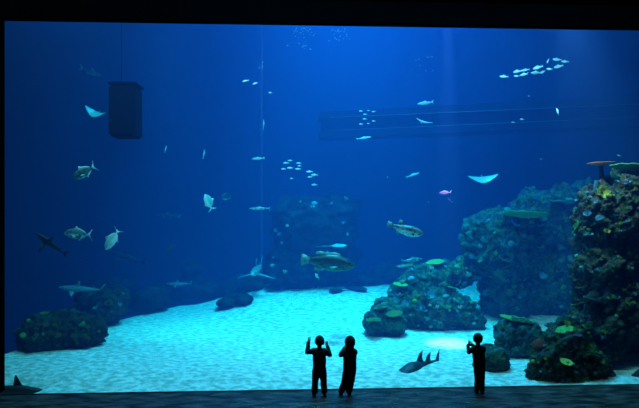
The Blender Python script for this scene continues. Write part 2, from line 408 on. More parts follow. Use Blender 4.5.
# ------------------------------------------------------------------ corals
random.seed(4)
def table_bm(r, th=.05, ruffle=.08, seed=0):
    bm = bmesh.new(); n = 40; rings = []
    prof = [(0, .02), (.35, .0), (.7, .03), (.93, .09), (1.0, .10), (.98, .10 - th), (.7, -.02), (.3, -.09), (.12, -.16)]
    for q, (pr, pz) in enumerate(prof):
        if pr == 0: rings.append([bm.verts.new((0, 0, pz * r))]); continue
        ring = []
        for k in range(n):
            a = 2 * math.pi * k / n
            rr = r * pr * (1 + pr * .16 * noise.noise(Vector((math.cos(a) * 1.6, math.sin(a) * 1.6, seed))))
            z = pz * r + pr * pr * ruffle * r * noise.noise(Vector((math.cos(a) * 3, math.sin(a) * 3, seed + 5)))
            ring.append(bm.verts.new((rr * math.cos(a), rr * math.sin(a), z)))
        rings.append(ring)
    for k in range(n): bm.faces.new((rings[0][0], rings[1][k], rings[1][(k + 1) % n]))
    for a, b in zip(rings[1:], rings[2:]):
        for k in range(n): bm.faces.new((a[k], b[k], b[(k + 1) % n], a[(k + 1) % n]))
    bm.faces.new(rings[-1][::-1])
    return bm
def stem_bm(r, h, r0=.12):
    bm = bmesh.new(); tube(bm, [(0, 0, -h), (0.02 * r, 0, -h * .6), (0, 0.02 * r, -h * .3), (0, 0, -.1 * r)], [r * .26, r * .17, r * .14, r * .2], 12); return bm
def table_coral(label, loc, r, m, tilt=(0, 0), h=None, group=None, seed=0, flat=1.0, name='table_coral'):
    t = empty(name, loc); t.rotation_euler = (tilt[0], tilt[1], seed * 1.3)
    obj('plate', table_bm(r, seed=seed), m, t)
    obj('stem', stem_bm(r, h or r * .55), CORAL['brown'], t)
    return tag(t, label, 'coral', group)
def bush_mesh(seed, n=13):
    rnd = random.Random(seed); bm = bmesh.new()
    for i in range(n):
        a = rnd.uniform(0, 6.28); s = rnd.uniform(.15, .95)
        d = Vector((math.cos(a) * s, math.sin(a) * s, rnd.uniform(.6, 1.0))).normalized()
        L = rnd.uniform(.7, 1.05); side = Vector((rnd.uniform(-.2, .2), rnd.uniform(-.2, .2), .12))
        p = [Vector((0, 0, -.1)), d * L * .45, d * L * .8 + side * .6, d * L + side]
        tube(bm, p, [.13, .10, .085, .045], 7)
        for q in range(2):
            e = (d + Vector((rnd.uniform(-.8, .8), rnd.uniform(-.8, .8), rnd.uniform(0, .5)))).normalized()
            tube(bm, [p[1], p[1] + e * .25, p[1] + e * .42], [.08, .065, .035], 6)
    me = bpy.data.meshes.new('branching_coral'); bm.to_mesh(me); bm.free(); return me
def lump_mesh(seed):
    bm = bmesh.new(); bmesh.ops.create_icosphere(bm, subdivisions=4, radius=1)
    off = Vector((seed * 3.3, seed, 0))
    for v in bm.verts:
        n = v.co.normalized()
        v.co = n * (1 + .22 * noise.noise(n * 1.6 + off) + .10 * abs(noise.noise(n * 6 + off))); v.co.z *= .72
    me = bpy.data.meshes.new('lump_coral'); bm.to_mesh(me); bm.free(); return me
def leaf_mesh(seed):
    rnd = random.Random(seed); bm = bmesh.new()
    for i in range(6):
        a0 = rnd.uniform(0, 6.28); rad = rnd.uniform(.35, .9); nn = 12
        lay = []
        for side in (0, 1):
            g = []
            for j in range(5):
                row = []
                for k in range(nn + 1):
                    a = a0 + (k / nn - .5) * 2.2; f = j / 4
                    rr = .15 + rad * f ** .8 + side * .045
                    z = f * .75 * (1 - .2 * i / 6) + .12 * f * math.sin(a * 7 + i) - side * .03
                    row.append(bm.verts.new((rr * math.cos(a), rr * math.sin(a), z - .1)))
                g.append(row)
            lay.append(g)
        for side, g in enumerate(lay):
            for r0, r1 in zip(g, g[1:]):
                for k in range(nn):
                    f = (r0[k], r0[k + 1], r1[k + 1], r1[k]); bm.faces.new(f if side else f[::-1])
        A, B = lay
        for k in range(nn): bm.faces.new((A[4][k], A[4][k + 1], B[4][k + 1], B[4][k]))
        for j in range(4):
            bm.faces.new((A[j][0], A[j + 1][0], B[j + 1][0], B[j][0])); bm.faces.new((A[j + 1][nn], A[j][nn], B[j][nn], B[j + 1][nn]))
    me = bpy.data.meshes.new('leaf_coral'); bm.to_mesh(me); bm.free(); return me
for_kind = {'branching_coral': [bush_mesh(s) for s in (1, 2, 3)], 'lump_coral': [lump_mesh(s) for s in (1, 2, 3)], 'leaf_coral': [leaf_mesh(s) for s in (1, 2)]}
MESH = {}
def coral_mesh(kind, i, colour):
    k = (kind, i, colour)
    if k not in MESH:
        me = for_kind[kind][i % len(for_kind[kind])].copy(); me.materials.append(CORAL[colour])
        me.polygons.foreach_set('use_smooth', [True] * len(me.polygons)); MESH[k] = me
    return MESH[k]
def coral(kind, colour, label, group, loc, nrm, s, i=0):
    o = bpy.data.objects.new(kind, coral_mesh(kind, i, colour)); C.objects.link(o)
    q = Vector((0, 0, 1)).rotation_difference(nrm.normalized())
    o.rotation_mode = 'XYZ'; o.rotation_euler = (q.to_matrix() @ Matrix.Rotation(random.uniform(0, 6.28), 3, 'Z')).to_euler()
    o.location = loc; o.scale = (s, s, s * random.uniform(.8, 1.1))
    return tag(o, label, 'coral', group)

def bvh(o):
    me = o.data; mw = o.matrix_world
    return BVHTree.FromPolygons([mw @ v.co for v in me.vertices], [p.vertices[:] for p in me.polygons])
TREES = {k: bvh(o) for k, o in REEF.items()}
ORG = Vector((0, 0, CAMZ))
def hit(key, px, py):
    d = (W(px, py, 10) - ORG).normalized()
    loc, n, i, dist = TREES[key].ray_cast(ORG, d)
    return (loc, n) if loc is not None else (None, None)
PLACES = {'Far': 'large dim rock far back in the tank', 'A': 'tall right reef wall', 'B': 'blue-green reef cliff', 'C': 'sloping reef mound', 'L1': 'largest left boulder', 'L2': 'mottled boulder of the left bank', 'D': 'low rock before the reef mound', 'E': 'rounded overhanging boulder'}
KN = {'branching_coral': 'branching coral', 'lump_coral': 'lumpy coral', 'leaf_coral': 'leafy coral'}
def scatter(key, n, x0, x1, y0, y1, s0, s1, kinds, cols, seed):
    rnd = random.Random(seed); random.seed(seed); got = 0; tries = 0
    used = []
    while got < n and tries < n * 30:
        tries += 1
        px, py = rnd.uniform(x0, x1), rnd.uniform(y0, y1)
        if any(abs(px - a) + abs(py - b) < 4 for a, b in used): continue
        loc, nr = hit(key, px, py)
        if loc is None: continue
        used.append((px, py)); got += 1
        kind = rnd.choice(kinds); col = rnd.choice(cols)
        nr = (nr * .8 + Vector((0, 0, 1.0))).normalized()
        s = rnd.uniform(s0, s1) * (.62 if kind == 'lump_coral' else 1)
        coral(kind, col, f'small {col} {KN[kind]} growing on the {PLACES[key]}', f'small {col} {KN[kind]}s on the {PLACES[key]}', loc - nr * s * .1, nr, s, rnd.randrange(3))
ALLK = ['branching_coral', 'branching_coral', 'branching_coral', 'lump_coral', 'leaf_coral']
scatter('A', 270, 524, 639, 165, 385, .04, .10, ALLK, ['green', 'olive', 'teal', 'mauve', 'brown', 'olive', 'yellow', 'blue', 'brown'], 21)
scatter('B', 90, 466, 592, 185, 320, .08, .2, ALLK, ['teal', 'green', 'teal', 'olive', 'blue'], 22)
scatter('C', 95, 372, 480, 255, 335, .07, .16, ALLK, ['teal', 'green', 'olive', 'olive', 'pale', 'blue'], 23)
scatter('L1', 26, 22, 104, 305, 352, .05, .13, ALLK, ['olive', 'brown', 'olive', 'green'], 24)
scatter('L2', 12, 88, 125, 285, 322, .06, .13, ALLK, ['olive', 'brown', 'teal'], 25)
scatter('E', 8, 500, 540, 322, 355, .05, .08, ALLK, ['teal', 'olive'], 26)

scatter('Far', 16, 272, 358, 198, 275, .08, .2, ['lump_coral', 'branching_coral'], ['pale', 'blue'], 27)
# single corals that can be told apart
def on(key, px, py):
    loc, n = hit(key, px, py)
    return loc if loc is not None else W(px, py, 15)
table_coral('orange table coral on top of the tall right reef wall', W(601, 164, 14.3), .30, CORAL['orange'], (R(-3), 0), .4, seed=1)
table_coral('wide flat green table coral at the top right edge of the reef wall', W(631, 169, 14.5), .44, CORAL['green'], (R(8), R(-4)), .4, seed=2)
table_coral('bright green plate coral jutting from the right reef wall at half height', on('A', 577, 304) + Vector((0, -.12, .02)), .17, CORAL['green'], (R(16), 0), seed=3)
table_coral('green plate coral on the lower right reef wall above the foot', on('A', 562, 329) + Vector((0, -.12, 0)), .19, CORAL['green'], (R(18), 0), seed=4)
table_coral('yellow-green plate coral low on the right reef wall', on('A', 564, 361) + Vector((0, -.1, 0)), .13, CORAL['yellow'], (R(20), 0), seed=5)
table_coral('greyish pink ruffled plate coral on the right reef wall', on('A', 591, 299) + Vector((0, -.14, 0)), .22, CORAL['mauve'], (R(14), R(5)), seed=6)
table_coral('broad green shelf coral on the upper edge of the reef cliff', on('B', 522, 217) + Vector((0, -.25, .05)), .62, CORAL['green'], (R(8), R(-3)), seed=7)
table_coral('blue-grey shelf coral near the top of the reef cliff', on('B', 566, 203) + Vector((0, -.2, .05)), .5, CORAL['teal'], (R(4), 0), seed=8)
table_coral('round green plate coral on the crest of the reef mound', on('C', 434, 265) + Vector((0, -.1, .08)), .27, CORAL['green'], (R(14), 0), seed=9)
table_coral('green plate coral on the left shoulder of the reef mound', on('C', 400, 286) + Vector((0, -.1, .05)), .22, CORAL['green'], (R(10), 0), seed=10)
table_coral('small green plate coral on the right flank of the reef mound', on('C', 449, 288) + Vector((0, -.1, .03)), .2, CORAL['green'], (R(14), 0), seed=11)
table_coral('pale green plate coral at the left end of the low front rock', on('D', 373, 321) + Vector((0, -.1, .04)), .2, CORAL['green'], (R(24), 0), seed=12)
table_coral('grey-green plate coral at the top of the low front rock', on('D', 380, 309) + Vector((0, -.05, .03)), .2, CORAL['olive'], (R(10), 0), seed=13)
table_coral('olive plate coral at the right end of the low front rock', on('D', 394, 315) + Vector((0, -.08, .04)), .23, CORAL['olive'], (R(14), 0), seed=14)
table_coral('wide green plate coral capping the rounded overhanging boulder', W(517, 320, 14.8), .38, CORAL['green'], (R(6), R(6)), .2, seed=15)
def one(kind, col, label, key, px, py, s, i=0):
    loc, n = hit(key, px, py)
    if loc is None: loc, n = W(px, py, 15), Vector((0, -1, .5))
    n = (n + Vector((0, 0, .7))).normalized()
    coral(kind, col, label, None, loc - n * s * .1, n, s, i)
random.seed(9)
one('leaf_coral', 'yellow', 'yellow leafy coral just below the top of the right reef wall', 'A', 602, 193, .17)
one('lump_coral', 'sponge', 'bright blue lumpy coral on the upper right reef wall', 'A', 600, 218, .11)
one('leaf_coral', 'green', 'leafy green coral on the left corner of the right reef wall', 'A', 577, 229, .18, 1)
one('lump_coral', 'red', 'dark red lumpy coral on the left face of the reef wall foot', 'A', 539, 345, .13)
one('branching_coral', 'yellow', 'yellow branching coral in the shaded side of the reef wall', 'A', 606, 333, .13)
one('leaf_coral', 'olive', 'olive leafy coral spreading above the reef wall foot', 'A', 588, 352, .2)
one('branching_coral', 'pale', 'pale star-shaped branching coral midway up the right reef wall', 'A', 591, 272, .09)
# upright tube sponge near the top of the reef wall
bm = bmesh.new()
tube(bm, [(0, 0, -.1), (0, 0, .12), (.01, 0, .3), (.01, 0, .36)], [.06, .075, .07, .06], 14, False)
tube(bm, [(.09, .02, -.1), (.10, .02, .1), (.11, 0, .2)], [.045, .05, .045], 12, True)
bmesh.ops.scale(bm, vec=(.75, .75, .75), verts=bm.verts[:]); sp = obj('tube_sponge', bm, CORAL['sponge']); sp.location = on('A', 595, 192) + Vector((0, -.03, 0)); sp.rotation_euler = (R(8), 0, 0)
tag(sp, 'upright blue tube sponge under the orange table coral', 'sponge')

# ------------------------------------------------------------------ beam and made-up shade block in the water
bt = empty('overhead_beam', W(480, 120, 23))
def WB(px, py, y): return W(px, py, y) - bt.location
def quad_beam(bm, x0, x1, yt0, yb0, yt1, yb1, d0, d1, depth):
    p = [WB(x0, yt0, d0), WB(x0, yb0, d0), WB(x1, yt1, d1), WB(x1, yb1, d1)]
    v = [bm.verts.new(q) for q in p] + [bm.verts.new(q + Vector((0, depth, 0))) for q in p]
    for f in ((0, 1, 3, 2), (4, 6, 7, 5), (0, 4, 5, 1), (2, 3, 7, 6), (0, 2, 6, 4), (1, 5, 7, 3)): bm.faces.new([v[i] for i in f])
    bmesh.ops.recalc_face_normals(bm, faces=bm.faces[:])
bm = bmesh.new(); quad_beam(bm, 322, 700, 119, 131, 102, 115, 23.5, 20.5, .9); obj('beam_web', bm, M['concrete'], bt, False)
bm = bmesh.new(); quad_beam(bm, 320, 700, 112, 118.5, 92, 101.5, 23.3, 20.3, 1.3); obj('upper_flange', bm, M['concrete'], bt, False)
bm = bmesh.new(); quad_beam(bm, 320, 700, 131.5, 138, 115.5, 123, 23.3, 20.3, 1.3); obj('lower_flange', bm, M['concrete'], bt, False)
for (a, b) in ((117.6, 101.6), (130.6, 114.6)):
    bm = bmesh.new(); tube(bm, [WB(330, a, 23.15), WB(700, b, 20.15)], .014, 8); obj('pipe', bm, M['rail'], bt)
tag(bt, 'long dark beam crossing the upper right of the tank under water', 'beam')
hb = empty('shade_block', W(120, 100, 15))  # block, cap and cable are made up to carry a soft dark shade
def hbx(a, b, y0, y1, nm):
    p0, p1 = W(a[0], a[1], y0), W(b[0], b[1], y0); bm = bmesh.new()
    l = hb.location; box(bm, (p0.x - l.x, y0 - l.y, p1.z - l.z), (p1.x - l.x, y1 - l.y, p0.z - l.z))
    bmesh.ops.bevel(bm, geom=bm.edges[:], offset=.05 if nm != 'cable' else .002, segments=2, affect='EDGES'); obj(nm, bm, M['shade_block_black'], hb, False)
hbx((108, 84), (135, 136), 15, 15.8, 'block'); hbx((107, 81), (136, 84), 14.96, 15.84, 'cap')
hbx((121, -280), (121.4, 82), 15.4, 15.41, 'cable'); tag(hb, 'made-up dark square block standing in for a soft shade, upper left of the tank', 'block')

# ------------------------------------------------------------------ fish
def loft(bm, prof, n=16, bend=0.0):
    """prof: (x, half height up, half height down, half width, z)"""
    rings = []
    for x, hu, hd, w, z in prof:
        yb = bend * x * x
        rings.append([bm.verts.new((x, yb + w * math.cos(a), z + (hu if math.sin(a) > 0 else hd) * math.sin(a))) for a in [2 * math.pi * k / n for k in range(n)]])
    for a, b in zip(rings, rings[1:]):
        for k in range(n): bm.faces.new((a[k], a[(k + 1) % n], b[(k + 1) % n], b[k]))
    bm.faces.new(rings[0][::-1]); bm.faces.new(rings[-1])
def interp(keys, n=22):
    out = []
    for i in range(n + 1):
        t = i / n; t = t * t * (3 - 2 * t) * .35 + t * .65
        x = keys[0][0] + (keys[-1][0] - keys[0][0]) * t
        for a, b in zip(keys, keys[1:]):
            if (a[0] >= x >= b[0]):
                u = (a[0] - x) / (a[0] - b[0] + 1e-9); s = u * u * (3 - 2 * u) * .5 + u * .5
                out.append(tuple([x] + [a[q] + (b[q] - a[q]) * s for q in range(1, 5)])); break
    return out
def fin_bm(pts, th=.012, plane='xz', y=0.0, lift=0.0, bm=None):
    bm = bm or bmesh.new()
    cen = Vector((sum(p[0] for p in pts) / len(pts), sum(p[1] for p in pts) / len(pts)))
    def mk(p, s):
        if plane == 'xz': return (p[0], y + s, p[1])
        return (p[0], p[1], y + s + lift * abs(p[1]))
    top = [bm.verts.new(mk(p, th * .15)) for p in pts]; bot = [bm.verts.new(mk(p, -th * .15)) for p in pts]
    ct, cb = bm.verts.new(mk(cen, th / 2)), bm.verts.new(mk(cen, -th / 2))
    n = len(pts)
    for i in range(n):
        j = (i + 1) % n
        bm.faces.new((top[i], top[j], ct)); bm.faces.new((bot[j], bot[i], cb)); bm.faces.new((top[i], bot[i], bot[j], top[j]))
    bmesh.ops.recalc_face_normals(bm, faces=bm.faces[:])
    return bm

FISH = {
 'trevally': dict(prof=[(.5, .01, .01, .008, .0), (.44, .07, .06, .03, 0), (.3, .15, .13, .055, 0), (.1, .19, .17, .065, 0), (-.1, .16, .15, .05, 0), (-.3, .06, .06, .02, 0), (-.38, .025, .025, .012, 0)],
   tail=[(-.36, .02), (-.42, .06), (-.56, .2), (-.53, .19), (-.45, .03), (-.44, 0), (-.45, -.03), (-.53, -.19), (-.56, -.2), (-.42, -.06), (-.36, -.02)],
   dorsal=[(.12, .17), (.04, .27), (-.02, .22), (-.2, .15), (-.32, .07), (-.3, .04), (-.1, .12)], anal=[(0, -.15), (-.06, -.24), (-.12, -.18), (-.3, -.08), (-.3, -.04), (-.1, -.12)],
   pect=[(.24, 0), (.1, .10), (.02, .12), (.1, .02)]),
 'grouper': dict(prof=[(.5, .015, .02, .02, -.01), (.45, .05, .06, .05, -.01), (.33, .11, .12, .08, 0), (.15, .16, .155, .095, 0), (-.05, .155, .15, .085, 0), (-.22, .10, .10, .05, .01), (-.36, .055, .055, .028, .01)],
   tail=[(-.34, .05), (-.44, .10), (-.51, .12), (-.53, .06), (-.535, 0), (-.53, -.06), (-.51, -.11), (-.44, -.08), (-.34, -.04)],
   dorsal=[(.22, .13), (.2, .175), (.1, .2), (.0, .185), (-.08, .18), (-.16, .2), (-.25, .18), (-.28, .09), (-.1, .13), (.1, .14)], anal=[(-.12, -.12), (-.18, -.19), (-.27, -.16), (-.27, -.08)],
   pect=[(.22, 0), (.13, .12), (.06, .15), (.03, .09), (.14, 0)]),
 'puffer': dict(prof=[(.5, .02, .02, .03, 0), (.46, .06, .06, .06, 0), (.34, .10, .11, .10, 0), (.15, .12, .15, .11, 0), (-.08, .10, .12, .09, 0), (-.28, .055, .055, .04, .01), (-.38, .035, .035, .02, .02)],
   tail=[(-.36, .05), (-.43, .09), (-.52, .10), (-.54, .02), (-.51, -.06), (-.43, -.05), (-.36, -.01)],
   dorsal=[(-.1, .09), (-.14, .19), (-.21, .2), (-.24, .12), (-.2, .07)], anal=[(-.12, -.09), (-.16, -.17), (-.23, -.16), (-.24, -.05)],
   pect=[(.12, 0), (.04, .13), (-.04, .15), (-.04, .06), (.05, 0)]),
 'slender': dict(prof=[(.5, .008, .008, .008, 0), (.42, .04, .04, .03, 0), (.25, .08, .08, .045, 0), (.05, .095, .09, .05, 0), (-.2, .06, .06, .03, 0), (-.38, .02, .02, .01, 0)],
   tail=[(-.36, .02), (-.52, .12), (-.5, .09), (-.44, 0), (-.5, -.09), (-.52, -.12), (-.36, -.02)],
   dorsal=[(.1, .085), (.02, .15), (-.06, .1), (-.05, .07)], anal=[(-.05, -.08), (-.1, -.13), (-.16, -.07)], pect=[(.22, 0), (.12, .08), (.08, .08), (.15, .01)]),
 'shark': dict(prof=[(.5, .008, .008, .015, .0), (.45, .028, .024, .035, 0), (.33, .055, .05, .055, 0), (.12, .075, .07, .065, 0), (-.1, .06, .055, .05, 0), (-.3, .028, .025, .022, .0), (-.42, .014, .014, .01, .005)],
   tail=[(-.4, .015), (-.5, .13), (-.535, .15), (-.52, .1), (-.46, .01), (-.5, -.06), (-.47, -.06), (-.4, -.015)],
   dorsal=[(.14, .065), (.05, .17), (.03, .17), (.02, .06)], anal=[(-.22, -.03), (-.28, -.07), (-.29, -.03)],
   pect=[(.25, .03), (.1, .24), (.06, .25), (.1, .03)], dorsal2=[(-.24, .04), (-.29, .08), (-.3, .03)]),
}
def small_fish_mesh(m):
    f = FISH['slender']; bm = bmesh.new(); loft(bm, interp([(x, a * 1.5, b * 1.5, c * 1.4, z) for x, a, b, c, z in f['prof']], 10), 10)
    fin_bm(f['tail'], .02, bm=bm); fin_bm([(p[0], p[1] * 1.4) for p in f['dorsal']], .015, bm=bm)
    me = bpy.data.meshes.new('small_fish'); bm.to_mesh(me); bm.free(); me.materials.append(m)
    me.polygons.foreach_set('use_smooth', [True] * len(me.polygons)); return me
def orient(o, yaw, pitch, roll):
    """yaw 0 swims to the right of the picture, 180 to the left, 90 away from the window"""
    o.rotation_euler = (Matrix.Rotation(R(yaw), 3, 'Z') @ Matrix.Rotation(-R(pitch), 3, 'Y') @ Matrix.Rotation(R(roll), 3, 'X')).to_euler()
def swim(kind, name, label, cat, px, py, y, length, yaw=0, pitch=0, roll=0, body='silver', fin='fin', bend=0.0, group=None, hs=1.0, fins_up=1.0):
    f = FISH[kind]; t = empty(name, W(px, py, y)); L = length
    bm = bmesh.new(); loft(bm, interp([(x, a * hs, b * hs, c, z) for x, a, b, c, z in f['prof']]), 18, bend); obj('body', bm, FM[body], t)
    def sc(p): return [(a, b * hs) for a, b in p]
    o = obj('tail_fin', fin_bm(sc(f['tail']), .016), FM[fin], t)
    if bend: o.location.y = bend * .18
    obj('dorsal_fin', fin_bm(sc(f['dorsal']), .014), FM[fin], t)
    if 'dorsal2' in f: obj('dorsal_fin', fin_bm(sc(f['dorsal2']), .012), FM[fin], t)
    obj('anal_fin', fin_bm(sc(f['anal']), .012), FM[fin], t)
    for s in (-1, 1):
        w = .04
        bm = fin_bm([(a, s * (b + w)) for a, b in f['pect']], .012, 'xy', -.02, -.35); obj('pectoral_fin', bm, FM[fin], t)
        e = f['prof'][1]; bm = bmesh.new(); bmesh.ops.create_uvsphere(bm, u_segments=10, v_segments=8, radius=.014)
        e2 = f['prof'][2]; o = obj('eye', bm, FM['eye'], t); o.location = ((e[0] + e2[0]) / 2, s * (e[3] + e2[3]) / 2 * .92, e[1] * hs * .45)
    t.scale = (L, L, L); orient(t, yaw, pitch, roll)
    return tag(t, label, cat, group)
def px_len(n, y): return n * y / F

def ray_fish(name, label, px, py, y, span_m, yaw, pitch=0, roll=0, mname='ray', flap=.15, tail=1.0, cat='ray'):
    """disc length 1 along x, wings along y"""
    t = empty(name, W(px, py, y)); bm = bmesh.new(); N, K = 26, 14
    top, bot = [], []
    for j in range(-K, K + 1):
        v = j / K; a = abs(v)
        lead = .42 - .38 * a ** 1.5; trail = -.40 + .40 * a ** 1.15 - .05 * math.sin(a * 3.14)
        if a > .98: lead = trail + .02
        rt, rb = [], []
        for i in range(N + 1):
            u = i / N; x = lead + (trail - lead) * u
            th = .085 * (1 - a) ** 1.3 * math.sin(math.pi * min(1, max(0, u)) ** .8) + .004
            z = flap * a ** 1.6
            rt.append(bm.verts.new((x, v * .75, z + th))); rb.append(bm.verts.new((x, v * .75, z - th * .7)))
        top.append(rt); bot.append(rb)
    for g, fl in ((top, 0), (bot, 1)):
        for r0, r1 in zip(g, g[1:]):
            for i in range(N):
                f = (r0[i], r1[i], r1[i + 1], r0[i + 1]); bm.faces.new(f[::-1] if fl == 0 else f)
    for a, b in zip(top, bot):
        pass
    for j in range(2 * K):
        bm.faces.new((top[j][0], top[j + 1][0], bot[j + 1][0], bot[j][0])); bm.faces.new((top[j + 1][N], top[j][N], bot[j][N], bot[j + 1][N]))
    for j in (0, 2 * K):
        for i in range(N): bm.faces.new((top[j][i], top[j][i + 1], bot[j][i + 1], bot[j][i]))
    bmesh.ops.recalc_face_normals(bm, faces=bm.faces[:])
    obj('body', bm, FM[mname], t)
    bm = bmesh.new(); tube(bm, [(-.38, 0, .01), (-.6, 0, .02), (-.38 - .6 * tail, .02, .03), (-.38 - 1.0 * tail, .05, .03)], [.028, .018, .010, .004], 8); obj('tail', bm, FM[mname], t)
    for s in (-1, 1):
        bm = bmesh.new(); bmesh.ops.create_uvsphere(bm, u_segments=8, v_segments=6, radius=.016); o = obj('eye', bm, FM['eye'], t); o.location = (.33, s * .09, .06)
    L = span_m / 1.5; t.scale = (L, L, L); orient(t, yaw, pitch, roll)
    return tag(t, label, cat)

FISH['wide'] = dict(FISH['shark'], pect=[(.25, .02), (.14, .26), (.08, .30), (.1, .02)], dorsal=[(.14, .065), (.06, .2), (.04, .2), (.02, .06)])
swim('trevally', 'trevally', 'grey trevally with forked tail tilted nose down, highest on the left side', 'fish', 83.5, 172.5, 15.5, px_len(25, 15.5), 180 + 30, -32, 0, 'silver_dark', 'fin_pale', hs=1.15)
swim('trevally', 'trevally', 'shiny silver trevally swimming left beside the dark slanting shark', 'fish', 77.5, 234, 15, px_len(26, 15), 180, 4, -14, 'silver', 'fin_pale', hs=1.15)
swim('trevally', 'trevally', 'pale cyan trevally diving nose down near the left end of the tank', 'fish', 112, 240, 15, px_len(23, 15), 180 + 8, -58, 0, 'pale', 'fin_pale', hs=1.15)
swim('trevally', 'trevally', 'pale narrow fish turned almost head-on, left of the tank middle', 'fish', 208.5, 202, 17.5, px_len(17, 17.5), 215, 62, 0, 'pale', 'fin_pale', hs=1.5)
swim('trevally', 'trevally', 'dim rounded fish right of the pale head-on fish', 'fish', 227, 197, 20.5, px_len(13, 20.5), 215, 0, 0, 'silver_dark', 'fin_dark', hs=1.5)
swim('slender', 'slender_fish', 'slender pale fish swimming left above the far pinnacle, crossing the pane joint', 'fish', 258, 158.5, 18, px_len(13, 18), 172, -3, 0, 'pale', 'fin_pale')
swim('slender', 'slender_fish', 'slender grey fish level with the top of the far pinnacle at its left', 'fish', 259.5, 208.5, 20, px_len(21, 20), 178, 0, 0, 'silver', 'fin', hs=.8)
swim('slender', 'slender_fish', 'very dim slim fish in open water right of the pale diving trevally', 'fish', 168, 216, 27, px_len(25, 27), 185, 4, 0, 'silver_dark', 'fin')
swim('slender', 'slender_fish', 'small dark fish above the left end of the sand', 'fish', 169.5, 248, 19.5, px_len(13, 19.5), 30, 35, 0, 'dark', 'fin_dark', hs=1.5)
swim('slender', 'slender_fish', 'faint slim fish at the upper left beside the dark shade block', 'fish', 91, 72, 22, px_len(22, 22), 20, -20, 0, 'silver_dark', 'fin', hs=1.3)
swim('grouper', 'grouper', 'large mottled dark grouper swimming right in front of the far pinnacle', 'fish', 329, 262.5, 16.5, px_len(54, 16.5), -8, -5, 0, 'grouper', 'fin', hs=1.0)
swim('puffer', 'pufferfish', 'blotchy pufferfish with white belly swimming right in open blue water', 'fish', 405.5, 229.5, 15.5, px_len(36, 15.5), -12, -14, 0, 'puffer', 'fin', hs=1.2)
swim('trevally', 'small_trevally', 'tiny pale fish hanging below the large grouper', 'fish', 317, 276, 17, px_len(9, 17), 120, 30, 0, 'pale', 'fin_pale')
swim('wide', 'reef_shark', 'grey shark with spread fins coming head-on over the far sand', 'shark', 257, 269.5, 22, 2.0, 262, -5, 0, 'shark', 'fin', hs=1.0)
swim('shark', 'reef_shark', 'long grey shark swimming left above the left boulders', 'shark', 81, 289, 18.8, px_len(46, 18.8), 172, 3, 0, 'shark', 'fin')
swim('shark', 'reef_shark', 'dim dark shark passing behind the left side of the tank', 'shark', 126, 257, 21.5, px_len(42, 21.5), 165, 14, 0, 'dark', 'fin_dark')
swim('shark', 'reef_shark', 'dark shark back with one upright fin at the bottom left corner', 'shark', 11, 396, 12.95, 1.5, 4, -5, 0, 'dark', 'fin_dark', hs=1.3).location.z = -.19
swim('shark', 'reef_shark', 'pale small shark resting over the far left edge of the sand', 'shark', 179, 284, 23.5, px_len(25, 23.5), 180, 0, 0, 'shark', 'fin')
swim('slender', 'slender_fish', 'uppermost of the two pale slim fish over the crest of the reef mound', 'fish', 412, 260, 19.5, px_len(22, 19.5), 5, 6, 0, 'silver', 'fin')
swim('slender', 'slender_fish', 'lower of the two pale slim fish left of the crest of the reef mound', 'fish', 404, 266, 19.0, px_len(16, 19.0), 175, -4, 0, 'silver', 'fin')
swim('slender', 'slender_fish', 'bright fish above the left half of the dark beam', 'fish', 425.5, 103, 18, px_len(17, 18), 185, -8, 0, 'pale', 'fin_pale')
swim('slender', 'slender_fish', 'thin curved fish crossing the left half of the dark beam', 'fish', 424, 122, 18, px_len(17, 18), 172, 16, 60, 'pale', 'fin_pale', bend=.5, hs=.6)
swim('slender', 'slender_fish', 'faint thin fish just under the left end of the dark beam', 'fish', 364, 138, 20, px_len(16, 20), 10, 10, 0, 'pale', 'fin_pale', hs=.7)
swim('slender', 'slender_fish', 'faint thin fish in open water below the middle of the dark beam', 'fish', 413, 175, 20.5, px_len(15, 20.5), 8, 18, 0, 'pale', 'fin_pale', hs=.8)
swim('slender', 'slender_fish', 'small pale upright fish to the lower right of the dark shade block, nearest it', 'fish', 165.5, 149, 19, px_len(8, 19), 60, 70, 0, 'pale', 'fin_pale')
swim('slender', 'slender_fish', 'small pale upright fish midway between the dark shade block and the pane joint', 'fish', 203.8, 154, 19, px_len(10, 19), 60, 75, 0, 'pale', 'fin_pale')
swim('slender', 'slender_fish', 'faint upright fish on the line of the pane joint', 'fish', 263.5, 125, 20, px_len(11, 20), 80, 80, 0, 'pale', 'fin_pale')
swim('trevally', 'violet_reflection', 'violet glass reflection built as a fish shape left of the cyan ray', 'fish', 445, 193, 14.6, px_len(13, 14.6), 190, -4, 0, 'purple', 'fin', hs=.9)  # reflection in the glass, modelled as a violet fish shape
swim('slender', 'pink_reflection', 'tiny bright pink fish-shaped part tucked under the violet reflection', 'fish', 450, 200, 14.4, px_len(8, 14.4), 200, 40, 0, 'purple', 'fin_pale', hs=1.3)  # pink end of the same reflection, also modelled as a fish
ray_fish('eagle_ray', 'small teal ray with raised wing tips at the upper left', 95.5, 114.5, 16, .56, 252, -30, -22, flap=.42, tail=.2)
swim('wide', 'reef_shark', 'dark shark slanting nose-up near the left edge of the tank', 'shark', 51, 244, 15, px_len(36, 15), 190, 38, -45, 'dark', 'fin_dark', hs=1.5)
ray_fish('stingray', 'pale cyan stingray with long tail just above the grouper', 339, 245.7, 17.2, .78, 6, 3, 3, flap=.02, tail=.9)
ray_fish('eagle_ray', 'bright cyan ray with raised wing tip in open water at the right', 483, 180, 15.2, .72, 262, -26, 4, flap=.28, tail=.2)
ray_fish('stingray', 'dark stingray lying on the far sand right of the pinnacle', 356, 286, 22.6, 1.25, 30, 0, 0, 'dark', flap=0).location.z = sand_z(W(356, 286, 22.6).x, 22.6) + .05
ray_fish('stingray', 'small dark stingray on the far sand below the grouper tail', 336, 283, 22.2, .9, 160, 0, 0, 'dark', flap=0).location.z = sand_z(W(336, 283, 22.2).x, 22.2) + .05

